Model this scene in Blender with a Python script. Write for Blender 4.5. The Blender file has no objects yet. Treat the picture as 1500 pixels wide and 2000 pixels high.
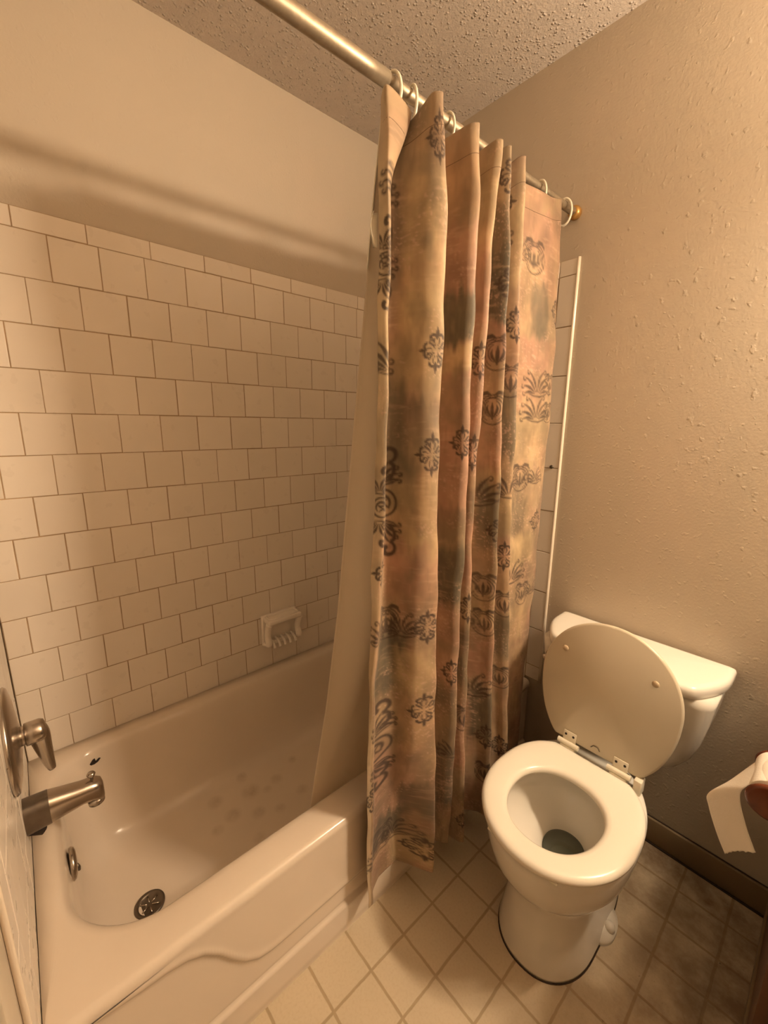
import bpy, bmesh, math, random
import numpy as np
from mathutils import Vector, Matrix

# ------------------------------------------------------------------ camera, world, lights, exposure
sc = bpy.context.scene
COL = sc.collection
cam_d = bpy.data.cameras.new('camera')
cam = bpy.data.objects.new('camera', cam_d)
COL.objects.link(cam)
sc.camera = cam
cam.location = (1.4737, 0.0744, 1.3445)
cam.rotation_euler = (1.36402, -0.00821, 0.84597)
cam_d.sensor_fit = 'VERTICAL'
cam_d.sensor_height = 24.0
cam_d.lens = 809.3 / 2000 * 24.0
cam_d.clip_start = 0.01
sc.view_settings.view_transform = 'Standard'
sc.view_settings.look = 'None'
sc.view_settings.gamma = 1.0
sc.view_settings.exposure = 1.15
w = bpy.data.worlds.new('world')
sc.world = w
w.use_nodes = True
w.node_tree.nodes['Background'].inputs[0].default_value = (1.0, 0.7, 0.42, 1)
w.node_tree.nodes['Background'].inputs[1].default_value = 0.004
BULB_COLOR = (1.0, 0.78, 0.54)
BULB_STRENGTH = 260.0
LAMP_XS = (1.84, 1.97, 2.10)      # bulbs of the vanity light bar on the end wall
LAMP_Y, LAMP_Z = 1.385, 1.95

# ------------------------------------------------------------------ room numbers (metres)
L = 1.493        # end wall (toilet wall)
YF = -0.014      # faucet wall
H = 2.456
XR = 2.80        # right wall
TW = 0.765       # tub apron face
S = 0.1125       # tile pitch

# ------------------------------------------------------------------ helpers
def srgb(r, g, b):
    f = lambda c: (c/255/12.92) if c/255 <= .04045 else ((c/255+.055)/1.055)**2.4
    return (f(r), f(g), f(b), 1)

class NT:
    def __init__(s, name):
        s.m = bpy.data.materials.new(name); s.m.use_nodes = True
        s.n = s.m.node_tree.nodes; s.l = s.m.node_tree.links
        s.b = s.n['Principled BSDF']
    def node(s, t, **kw):
        n = s.n.new(t)
        for k, v in kw.items(): setattr(n, k, v)
        return n
    def put(s, sock, v):
        if hasattr(v, 'links') or hasattr(v, 'is_linked'): s.l.new(v, sock)
        else: sock.default_value = v
    def noise(s, scale, detail=2, rough=.5, vec=None):
        n = s.node('ShaderNodeTexNoise'); n.inputs['Scale'].default_value = scale
        n.inputs['Detail'].default_value = detail; n.inputs['Roughness'].default_value = rough
        s.l.new(vec if vec is not None else s.obj(), n.inputs['Vector']); return n.outputs['Fac']
    def obj(s):
        if not hasattr(s, '_o'): s._o = s.node('ShaderNodeTexCoord').outputs['Object']
        return s._o
    def map(s, scale=(1,1,1), vec=None):
        n = s.node('ShaderNodeMapping'); n.inputs['Scale'].default_value = scale
        s.l.new(vec if vec is not None else s.obj(), n.inputs['Vector']); return n.outputs['Vector']
    def ramp(s, fac, a, b, ca=0.0, cb=1.0):
        n = s.node('ShaderNodeMapRange'); n.inputs['From Min'].default_value = a; n.inputs['From Max'].default_value = b
        n.inputs['To Min'].default_value = ca; n.inputs['To Max'].default_value = cb
        s.l.new(fac, n.inputs['Value']); return n.outputs['Result']
    def mix(s, fac, a, b, mode='MIX'):
        n = s.node('ShaderNodeMix', data_type='RGBA', blend_type=mode)
        s.put(n.inputs['Factor'], fac); s.put(n.inputs[6], a); s.put(n.inputs[7], b)
        return n.outputs[2]
    def math(s, op, a, b=0.0):
        n = s.node('ShaderNodeMath', operation=op); s.put(n.inputs[0], a); s.put(n.inputs[1], b); return n.outputs[0]
    def bump(s, h, strength=.3, dist=.002, prev=None):
        n = s.node('ShaderNodeBump'); n.inputs['Strength'].default_value = strength; n.inputs['Distance'].default_value = dist
        s.l.new(h, n.inputs['Height'])
        if prev is not None: s.l.new(prev, n.inputs['Normal'])
        s.l.new(n.outputs[0], s.b.inputs['Normal']); return n.outputs[0]
    def set(s, **kw):
        for k, v in kw.items(): s.put(s.b.inputs[k.replace('_', ' ')], v)
        return s

def simple(name, col, rough=.5, metal=0.0, vary=.06, nscale=30, bump=0.0, bscale=200, **kw):
    t = NT(name)
    f = t.noise(nscale, 3)
    d = tuple(c*(1-vary) for c in col[:3])+(1,); e = tuple(min(1, c*(1+vary)) for c in col[:3])+(1,)
    t.set(Base_Color=t.mix(f, d, e), Roughness=rough, Metallic=metal)
    for k, v in kw.items(): t.put(t.b.inputs[k.replace('_', ' ')], v)
    if bump: t.bump(t.noise(bscale, 2), bump, .001)
    return t.m

def mesh_obj(name, V, F, mat=None, parent=None, smooth=True):
    me = bpy.data.meshes.new(name)
    me.from_pydata([tuple(map(float, v)) for v in V], [], [tuple(f) for f in F])
    me.validate(); me.update()
    return link(name, me, mat, parent, smooth)

def link(name, me, mat=None, parent=None, smooth=True):
    bm = bmesh.new(); bm.from_mesh(me); bmesh.ops.recalc_face_normals(bm, faces=bm.faces); bm.to_mesh(me); bm.free()
    if smooth: me.shade_smooth()
    o = bpy.data.objects.new(name, me); COL.objects.link(o)
    if mat:
        for m_ in (mat if isinstance(mat, (list, tuple)) else [mat]): me.materials.append(m_)
    if parent: o.parent = parent; o.matrix_parent_inverse = Matrix.Translation(parent.location).inverted()
    return o

def bmobj(name, bm, mat=None, parent=None, smooth=True, angle=None):
    me = bpy.data.meshes.new(name); bm.to_mesh(me); bm.free()
    o = link(name, me, mat, parent, smooth)
    if angle is not None: me.set_sharp_from_angle(angle=math.radians(angle))
    return o

def box(bm, x0, x1, y0, y1, z0, z1, bev=0.0, seg=2):
    r = bmesh.ops.create_cube(bm, size=1)
    vs = r['verts']
    for v in vs:
        v.co = Vector(((x0+x1)/2+v.co.x*(x1-x0), (y0+y1)/2+v.co.y*(y1-y0), (z0+z1)/2+v.co.z*(z1-z0)))
    if bev:
        es = list({e for v in vs for e in v.link_edges})
        bmesh.ops.bevel(bm, geom=es, offset=bev, segments=seg, profile=.5, affect='EDGES')

def add(bm, V, F):
    vs = [bm.verts.new(v) for v in V]
    for f in F:
        try: bm.faces.new([vs[i] for i in f])
        except ValueError: pass
    return vs

def loft(loops, cap0=True, cap1=True, closed=True):
    n = len(loops[0]); V = [tuple(p) for l in loops for p in l]; F = []
    for k in range(len(loops)-1):
        for i in range(n if closed else n-1):
            j = (i+1) % n
            F.append((k*n+i, k*n+j, (k+1)*n+j, (k+1)*n+i))
    def fan(base, rev):
        c = np.mean([V[base+i] for i in range(n)], axis=0); V.append(tuple(c)); ci = len(V)-1
        for i in range(n):
            j = (i+1) % n
            F.append((ci, base+j, base+i) if rev else (ci, base+i, base+j))
    if cap0: fan(0, True)
    if cap1: fan((len(loops)-1)*n, False)
    return V, F

def tube(pts, rad, n=12, closed=False, caps=True):
    pts = [Vector(p) for p in pts]; m = len(pts); loops = []
    if not hasattr(rad, '__len__'): rad = [rad]*m
    up = None
    for i in range(m):
        a = pts[(i-1) % m] if (closed or i > 0) else pts[i]
        b = pts[(i+1) % m] if (closed or i < m-1) else pts[i]
        t = (b-a).normalized()
        if up is None:
            up = t.orthogonal().normalized()
        up = (up - t*up.dot(t)).normalized()
        s = t.cross(up)
        r = rad[i]; ru, rs = (r if hasattr(r, '__len__') else (r, r))
        loops.append([pts[i]+up*math.cos(2*math.pi*k/n)*ru+s*math.sin(2*math.pi*k/n)*rs for k in range(n)])
    if closed:
        loops.append(loops[0]); return loft(loops, False, False)
    return loft(loops, caps, caps)

def lathe(prof, origin, axis, n=32, cap=True):
    """prof = list of (distance along axis, radius)"""
    o = Vector(origin); a = Vector(axis).normalized(); u = a.orthogonal().normalized(); v = a.cross(u)
    loops = [[o+a*d+(u*math.cos(2*math.pi*k/n)+v*math.sin(2*math.pi*k/n))*r for k in range(n)] for d, r in prof]
    return loft(loops, cap, cap)

def empty(name, loc, label, cat, group=None):
    o = bpy.data.objects.new(name, None); COL.objects.link(o); o.location = loc; o.empty_display_size = .05
    o['label'] = label; o['category'] = cat
    if group: o['group'] = group
    bpy.context.view_layer.update()
    return o

def tag(o, label, cat, group=None):
    o['label'] = label; o['category'] = cat
    if group: o['group'] = group
    return o

def struct(o):
    o['kind'] = 'structure'; return o

def part(name, VF, mat, parent, smooth=True, label=None, angle=None):
    bm = bmesh.new(); add(bm, *VF)
    o = bmobj(name, bm, mat, parent, smooth, angle)
    if label: o['label'] = label
    return o

def rrect(x0, x1, y0, y1, r, z, n=16, zf=None):
    """rounded rectangle loop; r = one radius or four (x0y0, x1y0, x1y1, x0y1)"""
    if not hasattr(r, '__len__'): r = (r,)*4
    P = []
    cs = [(x0+r[0], y0+r[0], math.pi, r[0]), (x1-r[1], y0+r[1], 1.5*math.pi, r[1]), (x1-r[2], y1-r[2], 0, r[2]), (x0+r[3], y1-r[3], .5*math.pi, r[3])]
    for cx, cy, a0, rr in cs:
        for k in range(n):
            a = a0+(math.pi/2)*k/(n-1)
            P.append((cx+rr*math.cos(a), cy+rr*math.sin(a)))
    # straight runs, subdivided
    Q = []
    for i in range(4):
        Q += P[i*n:(i+1)*n]
        a = P[(i+1)*n-1]; b = P[((i+1) % 4)*n]
        for k in range(1, 12): Q.append((a[0]+(b[0]-a[0])*k/12, a[1]+(b[1]-a[1])*k/12))
    return [(x, y, zf(x, y) if zf else z) for x, y in Q]

def catmull(P, m, closed=False):
    P = np.asarray(P, float); n = len(P); out = []
    rng = range(n) if closed else range(n-1)
    for i in rng:
        if closed: p0, p1, p2, p3 = P[(i-1) % n], P[i], P[(i+1) % n], P[(i+2) % n]
        else: p0, p1, p2, p3 = P[max(i-1, 0)], P[i], P[i+1], P[min(i+2, n-1)]
        for k in range(m):
            t = k/m
            out.append(.5*((2*p1)+(-p0+p2)*t+(2*p0-5*p1+4*p2-p3)*t*t+(-p0+3*p1-3*p2+p3)*t**3))
    if not closed: out.append(P[-1])
    return np.array(out)
# ------------------------------------------------------------------ the printed curtain: fold lines (z, x, y) measured down the cloth
CT = dict(
 v0=[(1.943,.785,.669),(1.914,.79,.662),(1.812,.8,.653),(1.71,.8,.655),(1.62,.8,.655),(1.376,.8,.651),(1.215,.8,.646),(1.102,.8,.641),(.923,.802,.635),(.666,.806,.623),(.528,.808,.618),(.222,.812,.616),(.099,.813,.617)],
 v1=[(1.937,.8,.672),(1.812,.812,.666),(1.708,.815,.664),(1.61,.815,.664),(1.376,.815,.662),(1.216,.815,.656),(1.103,.815,.653),(.949,.815,.647),(.877,.815,.639),(.735,.813,.631),(.598,.812,.628),(.215,.813,.626),(.105,.813,.626)],
 f=[(1.95,.8,.738),(1.932,.805,.734),(1.879,.81,.708),(1.841,.812,.687),(1.80,.813,.670)],
 c1=[(1.941,.865,.753),(1.848,.868,.758),(1.791,.868,.766),(1.725,.868,.768),(1.637,.868,.767),(1.378,.868,.769),(1.253,.868,.77),(1.165,.868,.77),(.953,.868,.779),(.902,.868,.78),(.46,.868,.796),(.104,.868,.807)],
 c2=[(1.931,.868,.86),(1.825,.868,.868),(1.717,.868,.871),(1.641,.868,.872),(1.359,.868,.876),(1.176,.868,.877),(.978,.868,.878),(.87,.866,.878),(.561,.86,.89),(.38,.85,.903),(.105,.84,.914)],
 c3=[(1.948,.86,.953),(1.888,.86,.95),(1.824,.86,.946),(1.753,.86,.938),(1.667,.86,.939),(1.5,.86,.933),(1.343,.86,.926),(1.239,.86,.923),(1.12,.86,.921),(.936,.86,.928),(.852,.86,.928),(.539,.86,.933),(.362,.86,.944),(.085,.86,.96)],
 c4=[(1.951,.86,.989),(1.89,.86,.995),(1.771,.86,1.004),(1.681,.86,1.009),(1.568,.86,1.014),(1.386,.86,1.022),(1.187,.86,1.034),(1.118,.86,1.032),(.921,.86,1.042),(.761,.86,1.052),(.53,.86,1.063),(.275,.86,1.082),(.073,.86,1.088)],
 c5=[(1.964,.85,1.065),(1.895,.85,1.071),(1.801,.85,1.077),(1.699,.85,1.08),(1.518,.85,1.093),(1.32,.85,1.103),(1.179,.85,1.111),(1.028,.85,1.12),(.839,.85,1.133),(.661,.85,1.155),(.403,.85,1.185),(.214,.85,1.202)],
 pe=[(1.981,.8,1.344),(1.879,.8,1.356),(1.77,.8,1.365),(1.553,.8,1.378),(1.344,.8,1.383),(1.149,.8,1.38),(1.062,.8,1.378),(.825,.8,1.376),(.627,.8,1.369),(.39,.8,1.361)])
def fold(k, z):
    a = sorted(CT[k]); zs = [q[0] for q in a]
    return np.array([np.interp(z, zs, [q[1] for q in a]), np.interp(z, zs, [q[2] for q in a])])
def sst(a, b, x):
    t = min(1, max(0, (x-a)/(b-a))); return t*t*(3-2*t)
def section(z):
    v0, v1, c1, c2, c3, c4, c5, pe = [fold(k, z) for k in ('v0','v1','c1','c2','c3','c4','c5','pe')]
    fl = fold('f', z); tf = sst(1.80, 1.815, z)
    p2 = (1-tf)*(v1+np.array([-.002, .008])) + tf*fl
    lo = sst(.95, .6, z); bt = sst(.62, .12, z)
    p3 = (1-lo)*np.array([.778, max(.690, p2[1]+.004)]) + lo*(v1+np.array([-.012-.012*bt, .022+.008*bt]))
    p4 = np.array([.800-.031*bt, .712-.006*lo+.002*bt])
    p4[1] = max(p4[1], p3[1]+.006)
    p5 = np.array([.848-.072*bt, .738+.014*bt])
    dz = .024*sst(.42, .60, z); rec = .010*(1-lo)*(1-tf)
    p4 = p4-np.array([rec, 0]); up = sst(1.66, 1.86, z)
    v1 = v1+np.array([.016, -.014])*up
    pw = [v0, v1, p2, p3, p4, p5, c1]
    A = np.array
    pw += [c1+A([-.016, .012]), A([.779-dz, c1[1]+.034]), A([.802-dz*.5, c2[1]-.034]), A([c2[0]-.012, c2[1]-.016]), c2]
    pw += [c2+A([-.016, .010]), A([.782-dz, c2[1]+.026]), A([.812-dz*.4, c3[1]-.022]), A([c3[0]-.010, c3[1]-.012]), c3]
    pw += [c3+A([-.014, .009]), A([.785-dz, max(c3[1]+.024, c3[1]+.5*(c4[1]-c3[1]))]), A([.825, c4[1]-.018]), A([c4[0]-.008, c4[1]-.009]), c4]
    pw += [c4+A([-.014, .009]), A([.79-dz, c4[1]+.028]), A([.812, c5[1]-.026]), A([c5[0]-.009, c5[1]-.012]), c5]
    pw += [c5+A([-.012, .012]), A([.803, c5[1]+.05]), A([.797, .55*c5[1]+.45*pe[1]]), A([.806, .25*c5[1]+.75*pe[1]]), pe]
    pw += [pe+A([-.012, .010]), pe+A([-.028, -.004]), pe+A([-.032, -.04])]
    return np.array(pw)
# header height at each control point (rings pull it down between the pleats)
TOPZ = [1.935,1.938,1.932,1.925,1.925,1.946,1.947, 1.946,1.925,1.928,1.938,1.940, 1.940,1.93,1.938,1.950,1.950, 1.948,1.93,1.945,1.953,1.953, 1.95,1.94,1.95,1.965,1.966, 1.964,1.955,1.964,1.962,1.985,1.985,1.97,1.965]
BOTZ = [.099,.100,.100,.10,.105,.105,.104, .104,.10,.10,.10,.10, .10,.09,.09,.085,.085, .085,.09,.09,.09,.09] + [.09]*13
MSEG = 15
def curtain_grid(nv=640, mseg=MSEG):
    ncp = len(TOPZ); cols = (ncp-1)*mseg+1
    # smooth header heights across
    tz = np.array(TOPZ); bz = np.array(BOTZ)
    xs = np.linspace(0, ncp-1, cols)
    tzz = np.interp(xs, range(ncp), tz); bzz = np.interp(xs, range(ncp), bz)
    k = np.ones(9)/9; tzz = np.convolve(np.pad(tzz, 4, 'edge'), k, 'valid'); bzz = np.convolve(np.pad(bzz, 4, 'edge'), k, 'valid')
    # sections on a fine z ladder, then resample each column
    zl = np.linspace(2.0, .05, 240)
    def spl(P):
        n = len(P); out = np.empty((cols, 2))
        for i in range(n-1):
            p0, p1, p2, p3 = P[max(i-1, 0)], P[i], P[i+1], P[min(i+2, n-1)]
            t = (np.arange(mseg)/mseg)[:, None]
            a = p0 if i > 0 else p1
            d = max(np.linalg.norm(p2-p1), 1e-6)
            m1 = (p2-p0)*.5; m2 = (p3-p1)*.5
            # limit tangents so tight folds do not loop
            for m in (m1, m2):
                l = np.linalg.norm(m)
                if l > 1.3*d: m *= 1.3*d/l
            out[i*mseg:(i+1)*mseg] = (2*t**3-3*t**2+1)*p1+(t**3-2*t**2+t)*m1+(-2*t**3+3*t**2)*p2+(t**3-t**2)*m2
        out[-1] = P[-1]; return out
    SEC = np.array([spl(section(z)) for z in zl])            # (240, cols, 2)
    # smooth down the cloth
    kk = np.exp(-.5*(np.arange(-9, 10)/3.5)**2); kk /= kk.sum()
    Pd = np.pad(SEC, ((9, 9), (0, 0), (0, 0)), 'edge')
    SEC = sum(kk[i]*Pd[i:i+len(zl)] for i in range(19))
    t = np.linspace(0, 1, nv)
    Z = tzz[None]*(1-t[:, None])+bzz[None]*t[:, None]          # (nv, cols)
    X = np.empty((nv, cols)); Y = np.empty((nv, cols))
    for c in range(cols):
        X[:, c] = np.interp(-Z[:, c], -zl, SEC[:, c, 0]); Y[:, c] = np.interp(-Z[:, c], -zl, SEC[:, c, 1])
    # gentle cloth ripples
    U0 = np.concatenate([[0], np.cumsum(np.hypot(np.diff(X[nv//2]), np.diff(Y[nv//2])))])
    U = np.broadcast_to(U0, (nv, cols)); 
    rip = .0022*np.sin(Z*17+U*31)*np.sin(Z*7.3-U*12)+.0012*np.sin(Z*43+U*60+2)*np.sin(Z*11)
    X = X+rip; Y = Y+rip*.5
    X = np.where(Z < .40, np.maximum(X, .7752), X)
    V = (1.97-Z)
    return X, Y, Z, U, V
# ------------------------------------------------------------------ printed pattern of the cloth (ink strokes and brushed patches in cloth coordinates)
def arc(cx, cy, r, a0, a1, n=10, r1=None):
    r1 = r if r1 is None else r1
    return [(cx+(r+(r1-r)*k/n)*math.cos(math.radians(a0+(a1-a0)*k/n)), cy+(r+(r1-r)*k/n)*math.sin(math.radians(a0+(a1-a0)*k/n))) for k in range(n+1)]
def rotm(st, deg, s=1.0):
    c, q = math.cos(math.radians(deg))*s, math.sin(math.radians(deg))*s
    return [([(c*x-q*y, q*x+c*y) for x, y in p], [w*s for w in ws]) for p, ws in st]
def mir(st): return [([(-x, y) for x, y in p], ws) for p, ws in st]
def tw(n, a, b, c):  # taper widths a-b-c
    return [a+(b-a)*min(1, 2*k/(n-1))+(c-b)*max(0, 2*k/(n-1)-1) for k in range(n)]
def S_(p, a, b, c): return (p, tw(len(p), a, b, c))
def rosette():
    fl = [S_([(0,.50),(0,.66),(0,.80),(0,1.0)], .03, .15, .01)]
    side = [S_(arc(.17,.50,.17,170,20,8), .03,.07,.09), S_([(.06,.22),(.13,.36),(.12,.5),(.06,.58)], .02,.05,.02)]
    fl = fl+side+mir(side)
    out = []
    for d, s in ((0,1),(180,1),(90,.9),(270,.9)): out += rotm(fl, d, s)
    dg = [S_([(0,.12),(.05,.3),(.0,.5),(-.02,.62)], .02,.09,.05), S_(arc(.11,.52,.11,180,-40,8), .03,.06,.08)]
    for d in (45,135,225,315): out += rotm(dg, d, .85)
    return out
def medallion():
    o = [S_(arc(0,0,.62,0,360,28), .045,.03,.045), S_(arc(0,0,.50,-60,240,24), .02,.05,.02)]
    tl = [S_([(0,-.38),(0,-.15),(0,.1),(0,.30)], .05,.13,.02)]
    sd = [S_([(.05,-.30),(.20,-.10),(.24,.05),(.20,.20)], .04,.10,.02), S_(arc(.0,.05,.36,60,-70,10), .03,.05,.02),
          S_([(.08,.60),(.26,.70),(.46,.66),(.58,.50)], .05,.13,.05), S_([(.05,.50),(.2,.56),(.34,.50)], .02,.05,.02)]
    return o+tl+sd+mir(sd)
def wing(n=8):
    o = []
    for k in range(n):
        a = math.radians(160-19*k); ln = (.62,.80,.92,.98,.98,.92,.84,.70)[k]
        bx, by = -.10+.035*k, -.42
        bend = .30 if k >= n/2 else -.30
        p = [(bx+ln*t*math.cos(a-bend*t*t), by+ln*t*math.sin(a-bend*t*t)) for t in np.linspace(.12, 1, 7)]
        o.append(S_(p, .02,.085,.03))
        e = p[-1]; o.append(S_(arc(e[0]+(.06 if bend > 0 else -.06), e[1]-.02, .07, 120, -100 if bend > 0 else 300, 6), .03,.04,.05))
        q = [(x+.045, y-.01) for x, y in p[2:6]]; o.append(S_(q, .012,.02,.01))
    o.append(S_([(-.5,-.40),(-.2,-.48),(.2,-.50),(.6,-.40),(.85,-.22)], .02,.05,.03))
    return o
def scroll():
    up = [S_(arc(.12,1.30,.22,-70,210,18,.10), .05,.07,.10), S_([(.20,1.10),(.30,.98),(.30,.82),(.22,.68),(.05,.56)], .06,.07,.03)]
    up += [([(x*.62-.10, y*.62+.80) for x, y in q], [v*.75 for v in w]) for q, w in wing()]
    dn = [([(x,-y) for x, y in q], w) for q, w in up]
    ov = [S_(arc(0,0,.36,0,360,26), .04,.05,.04), S_(arc(-.02,0,.2,-40,220,12), .03,.06,.03), S_([(-.22,.12),(-.05,.02),(.1,.10)], .02,.06,.02), S_([(-.10,-.15),(.02,-.05),(.16,-.14)], .02,.05,.02)]
    return up+dn+ov
def frieze():
    o = medallion()
    o += [([(x+.62, y) for x, y in p], w) for p, w in wing()]
    o += [([(-x-.62, y) for x, y in p], w) for p, w in wing()]
    return o
def vnoise(x, y, seed):
    r = np.random.RandomState(seed).rand(64, 64)
    xi = np.floor(x).astype(int); yi = np.floor(y).astype(int); fx = x-xi; fy = y-yi
    fx = fx*fx*(3-2*fx); fy = fy*fy*(3-2*fy)
    g = lambda a, b: r[a % 64, b % 64]
    return (g(xi,yi)*(1-fx)+g(xi+1,yi)*fx)*(1-fy)+(g(xi,yi+1)*(1-fx)+g(xi+1,yi+1)*fx)*fy
def fbm(x, y, seed, o=4):
    return sum(vnoise(x*2**k, y*2**k, seed+k)*.5**k for k in range(o))/sum(.5**k for k in range(o))
MOTIFS = [('wng',1.350,.780,.050),('wng',1.235,.165,.045),('wng',1.225,.785,.045),('wng',1.39,1.17,.045),('med',1.40,.50,.045),('med',1.40,.585,.045),('wng',.85,.30,.045),('ros',1.38,.93,.04),('wng',.47,1.52,.06),('ros',.30,.30,.03),('ros',.196,.095,.046),('ros',.196,.474,.046),('ros',.192,.688,.050),('ros',.192,1.098,.046),('ros',.188,1.323,.050),('ros',.202,1.790,.042),
 ('ros',.940,.075,.046),('scr',.061,.245,.085),('scr',.079,.800,.085),('scr',.073,1.420,.085),('scr',.016,.80,.06),('scr',.013,.32,.055),
 ('med',1.294,.171,.062),('med',.917,.451,.062),('med',.910,.585,.060),('med',1.123,.512,.062),('wng',1.331,.500,.075),('wng',1.331,.575,.075),
 ('med',1.281,.785,.062),('wng',.868,.800,.080),('ros',.692,.476,.046),('ros',.692,.690,.046),('ros',1.131,.372,.046),('ros',1.416,.288,.046),
 ('ros',.940,.905,.044),('ros',1.123,.999,.048),('med',.902,1.080,.062),('med',.906,1.190,.062),('med',1.126,1.157,.062),('wng',1.261,1.09,.075),('med',1.331,1.180,.058),
 ('ros',.919,1.577,.048),('ros',1.111,1.687,.046),('wng',.868,1.400,.080),('ros',.040,.950,.046),('fri',.085,1.096,.062),('ros',.030,1.542,.048),
 ('fri',.098,1.735,.064),('ros',.940,.292,.044),('wng',1.046,.16,.07),('ros',.458,.665,.042),('ros',.458,1.27,.042),('wng',.030,.49,.07),
 ('ros',1.083,.095,.045),('med',1.111,1.42,.06),('wng',1.131,.79,.07),('med',.701,1.44,.06),('ros',.696,1.10,.044),('ros',.696,1.80,.03),('wng',1.211,.175,.0),('med',.920,1.72,.055)]
# brushed patches, the first painted as shade on the top corner flap: u, v, half width, half height, tone (0 sage dark, 1 pink, 2 pale gold, 3 peach)
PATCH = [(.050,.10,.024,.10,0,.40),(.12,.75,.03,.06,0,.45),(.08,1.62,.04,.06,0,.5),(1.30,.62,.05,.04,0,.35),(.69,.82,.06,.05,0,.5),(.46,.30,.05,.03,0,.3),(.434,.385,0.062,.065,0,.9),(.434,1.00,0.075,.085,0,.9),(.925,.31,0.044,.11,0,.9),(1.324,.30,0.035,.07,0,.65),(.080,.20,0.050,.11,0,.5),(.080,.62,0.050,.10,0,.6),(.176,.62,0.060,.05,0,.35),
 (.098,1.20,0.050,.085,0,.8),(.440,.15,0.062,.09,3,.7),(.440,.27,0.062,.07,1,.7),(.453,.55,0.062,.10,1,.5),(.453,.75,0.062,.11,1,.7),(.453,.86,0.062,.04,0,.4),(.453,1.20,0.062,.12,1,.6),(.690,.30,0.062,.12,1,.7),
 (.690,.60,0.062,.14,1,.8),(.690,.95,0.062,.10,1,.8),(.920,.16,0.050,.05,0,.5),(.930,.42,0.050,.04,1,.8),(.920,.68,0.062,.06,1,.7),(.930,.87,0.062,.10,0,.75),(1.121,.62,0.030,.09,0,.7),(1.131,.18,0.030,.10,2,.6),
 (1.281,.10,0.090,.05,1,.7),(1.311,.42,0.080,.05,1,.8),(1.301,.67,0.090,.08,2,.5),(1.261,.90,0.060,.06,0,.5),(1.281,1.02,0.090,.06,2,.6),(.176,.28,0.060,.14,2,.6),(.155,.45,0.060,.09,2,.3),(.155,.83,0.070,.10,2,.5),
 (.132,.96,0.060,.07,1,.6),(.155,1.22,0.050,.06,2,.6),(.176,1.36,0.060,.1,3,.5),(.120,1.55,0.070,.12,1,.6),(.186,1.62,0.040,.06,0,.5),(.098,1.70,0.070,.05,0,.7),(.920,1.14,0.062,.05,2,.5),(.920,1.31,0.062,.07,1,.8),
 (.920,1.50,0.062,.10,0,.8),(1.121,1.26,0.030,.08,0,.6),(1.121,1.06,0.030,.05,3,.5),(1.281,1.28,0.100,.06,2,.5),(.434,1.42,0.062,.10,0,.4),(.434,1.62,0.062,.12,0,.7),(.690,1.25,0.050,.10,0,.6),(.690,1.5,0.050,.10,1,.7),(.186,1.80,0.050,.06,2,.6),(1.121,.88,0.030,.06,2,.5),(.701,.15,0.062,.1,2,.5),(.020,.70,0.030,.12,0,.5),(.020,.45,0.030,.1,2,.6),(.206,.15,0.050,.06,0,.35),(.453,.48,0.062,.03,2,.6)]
TONES = np.array([[.115,.095,.062],[.42,.24,.165],[.50,.375,.205],[.42,.265,.145]])
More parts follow.
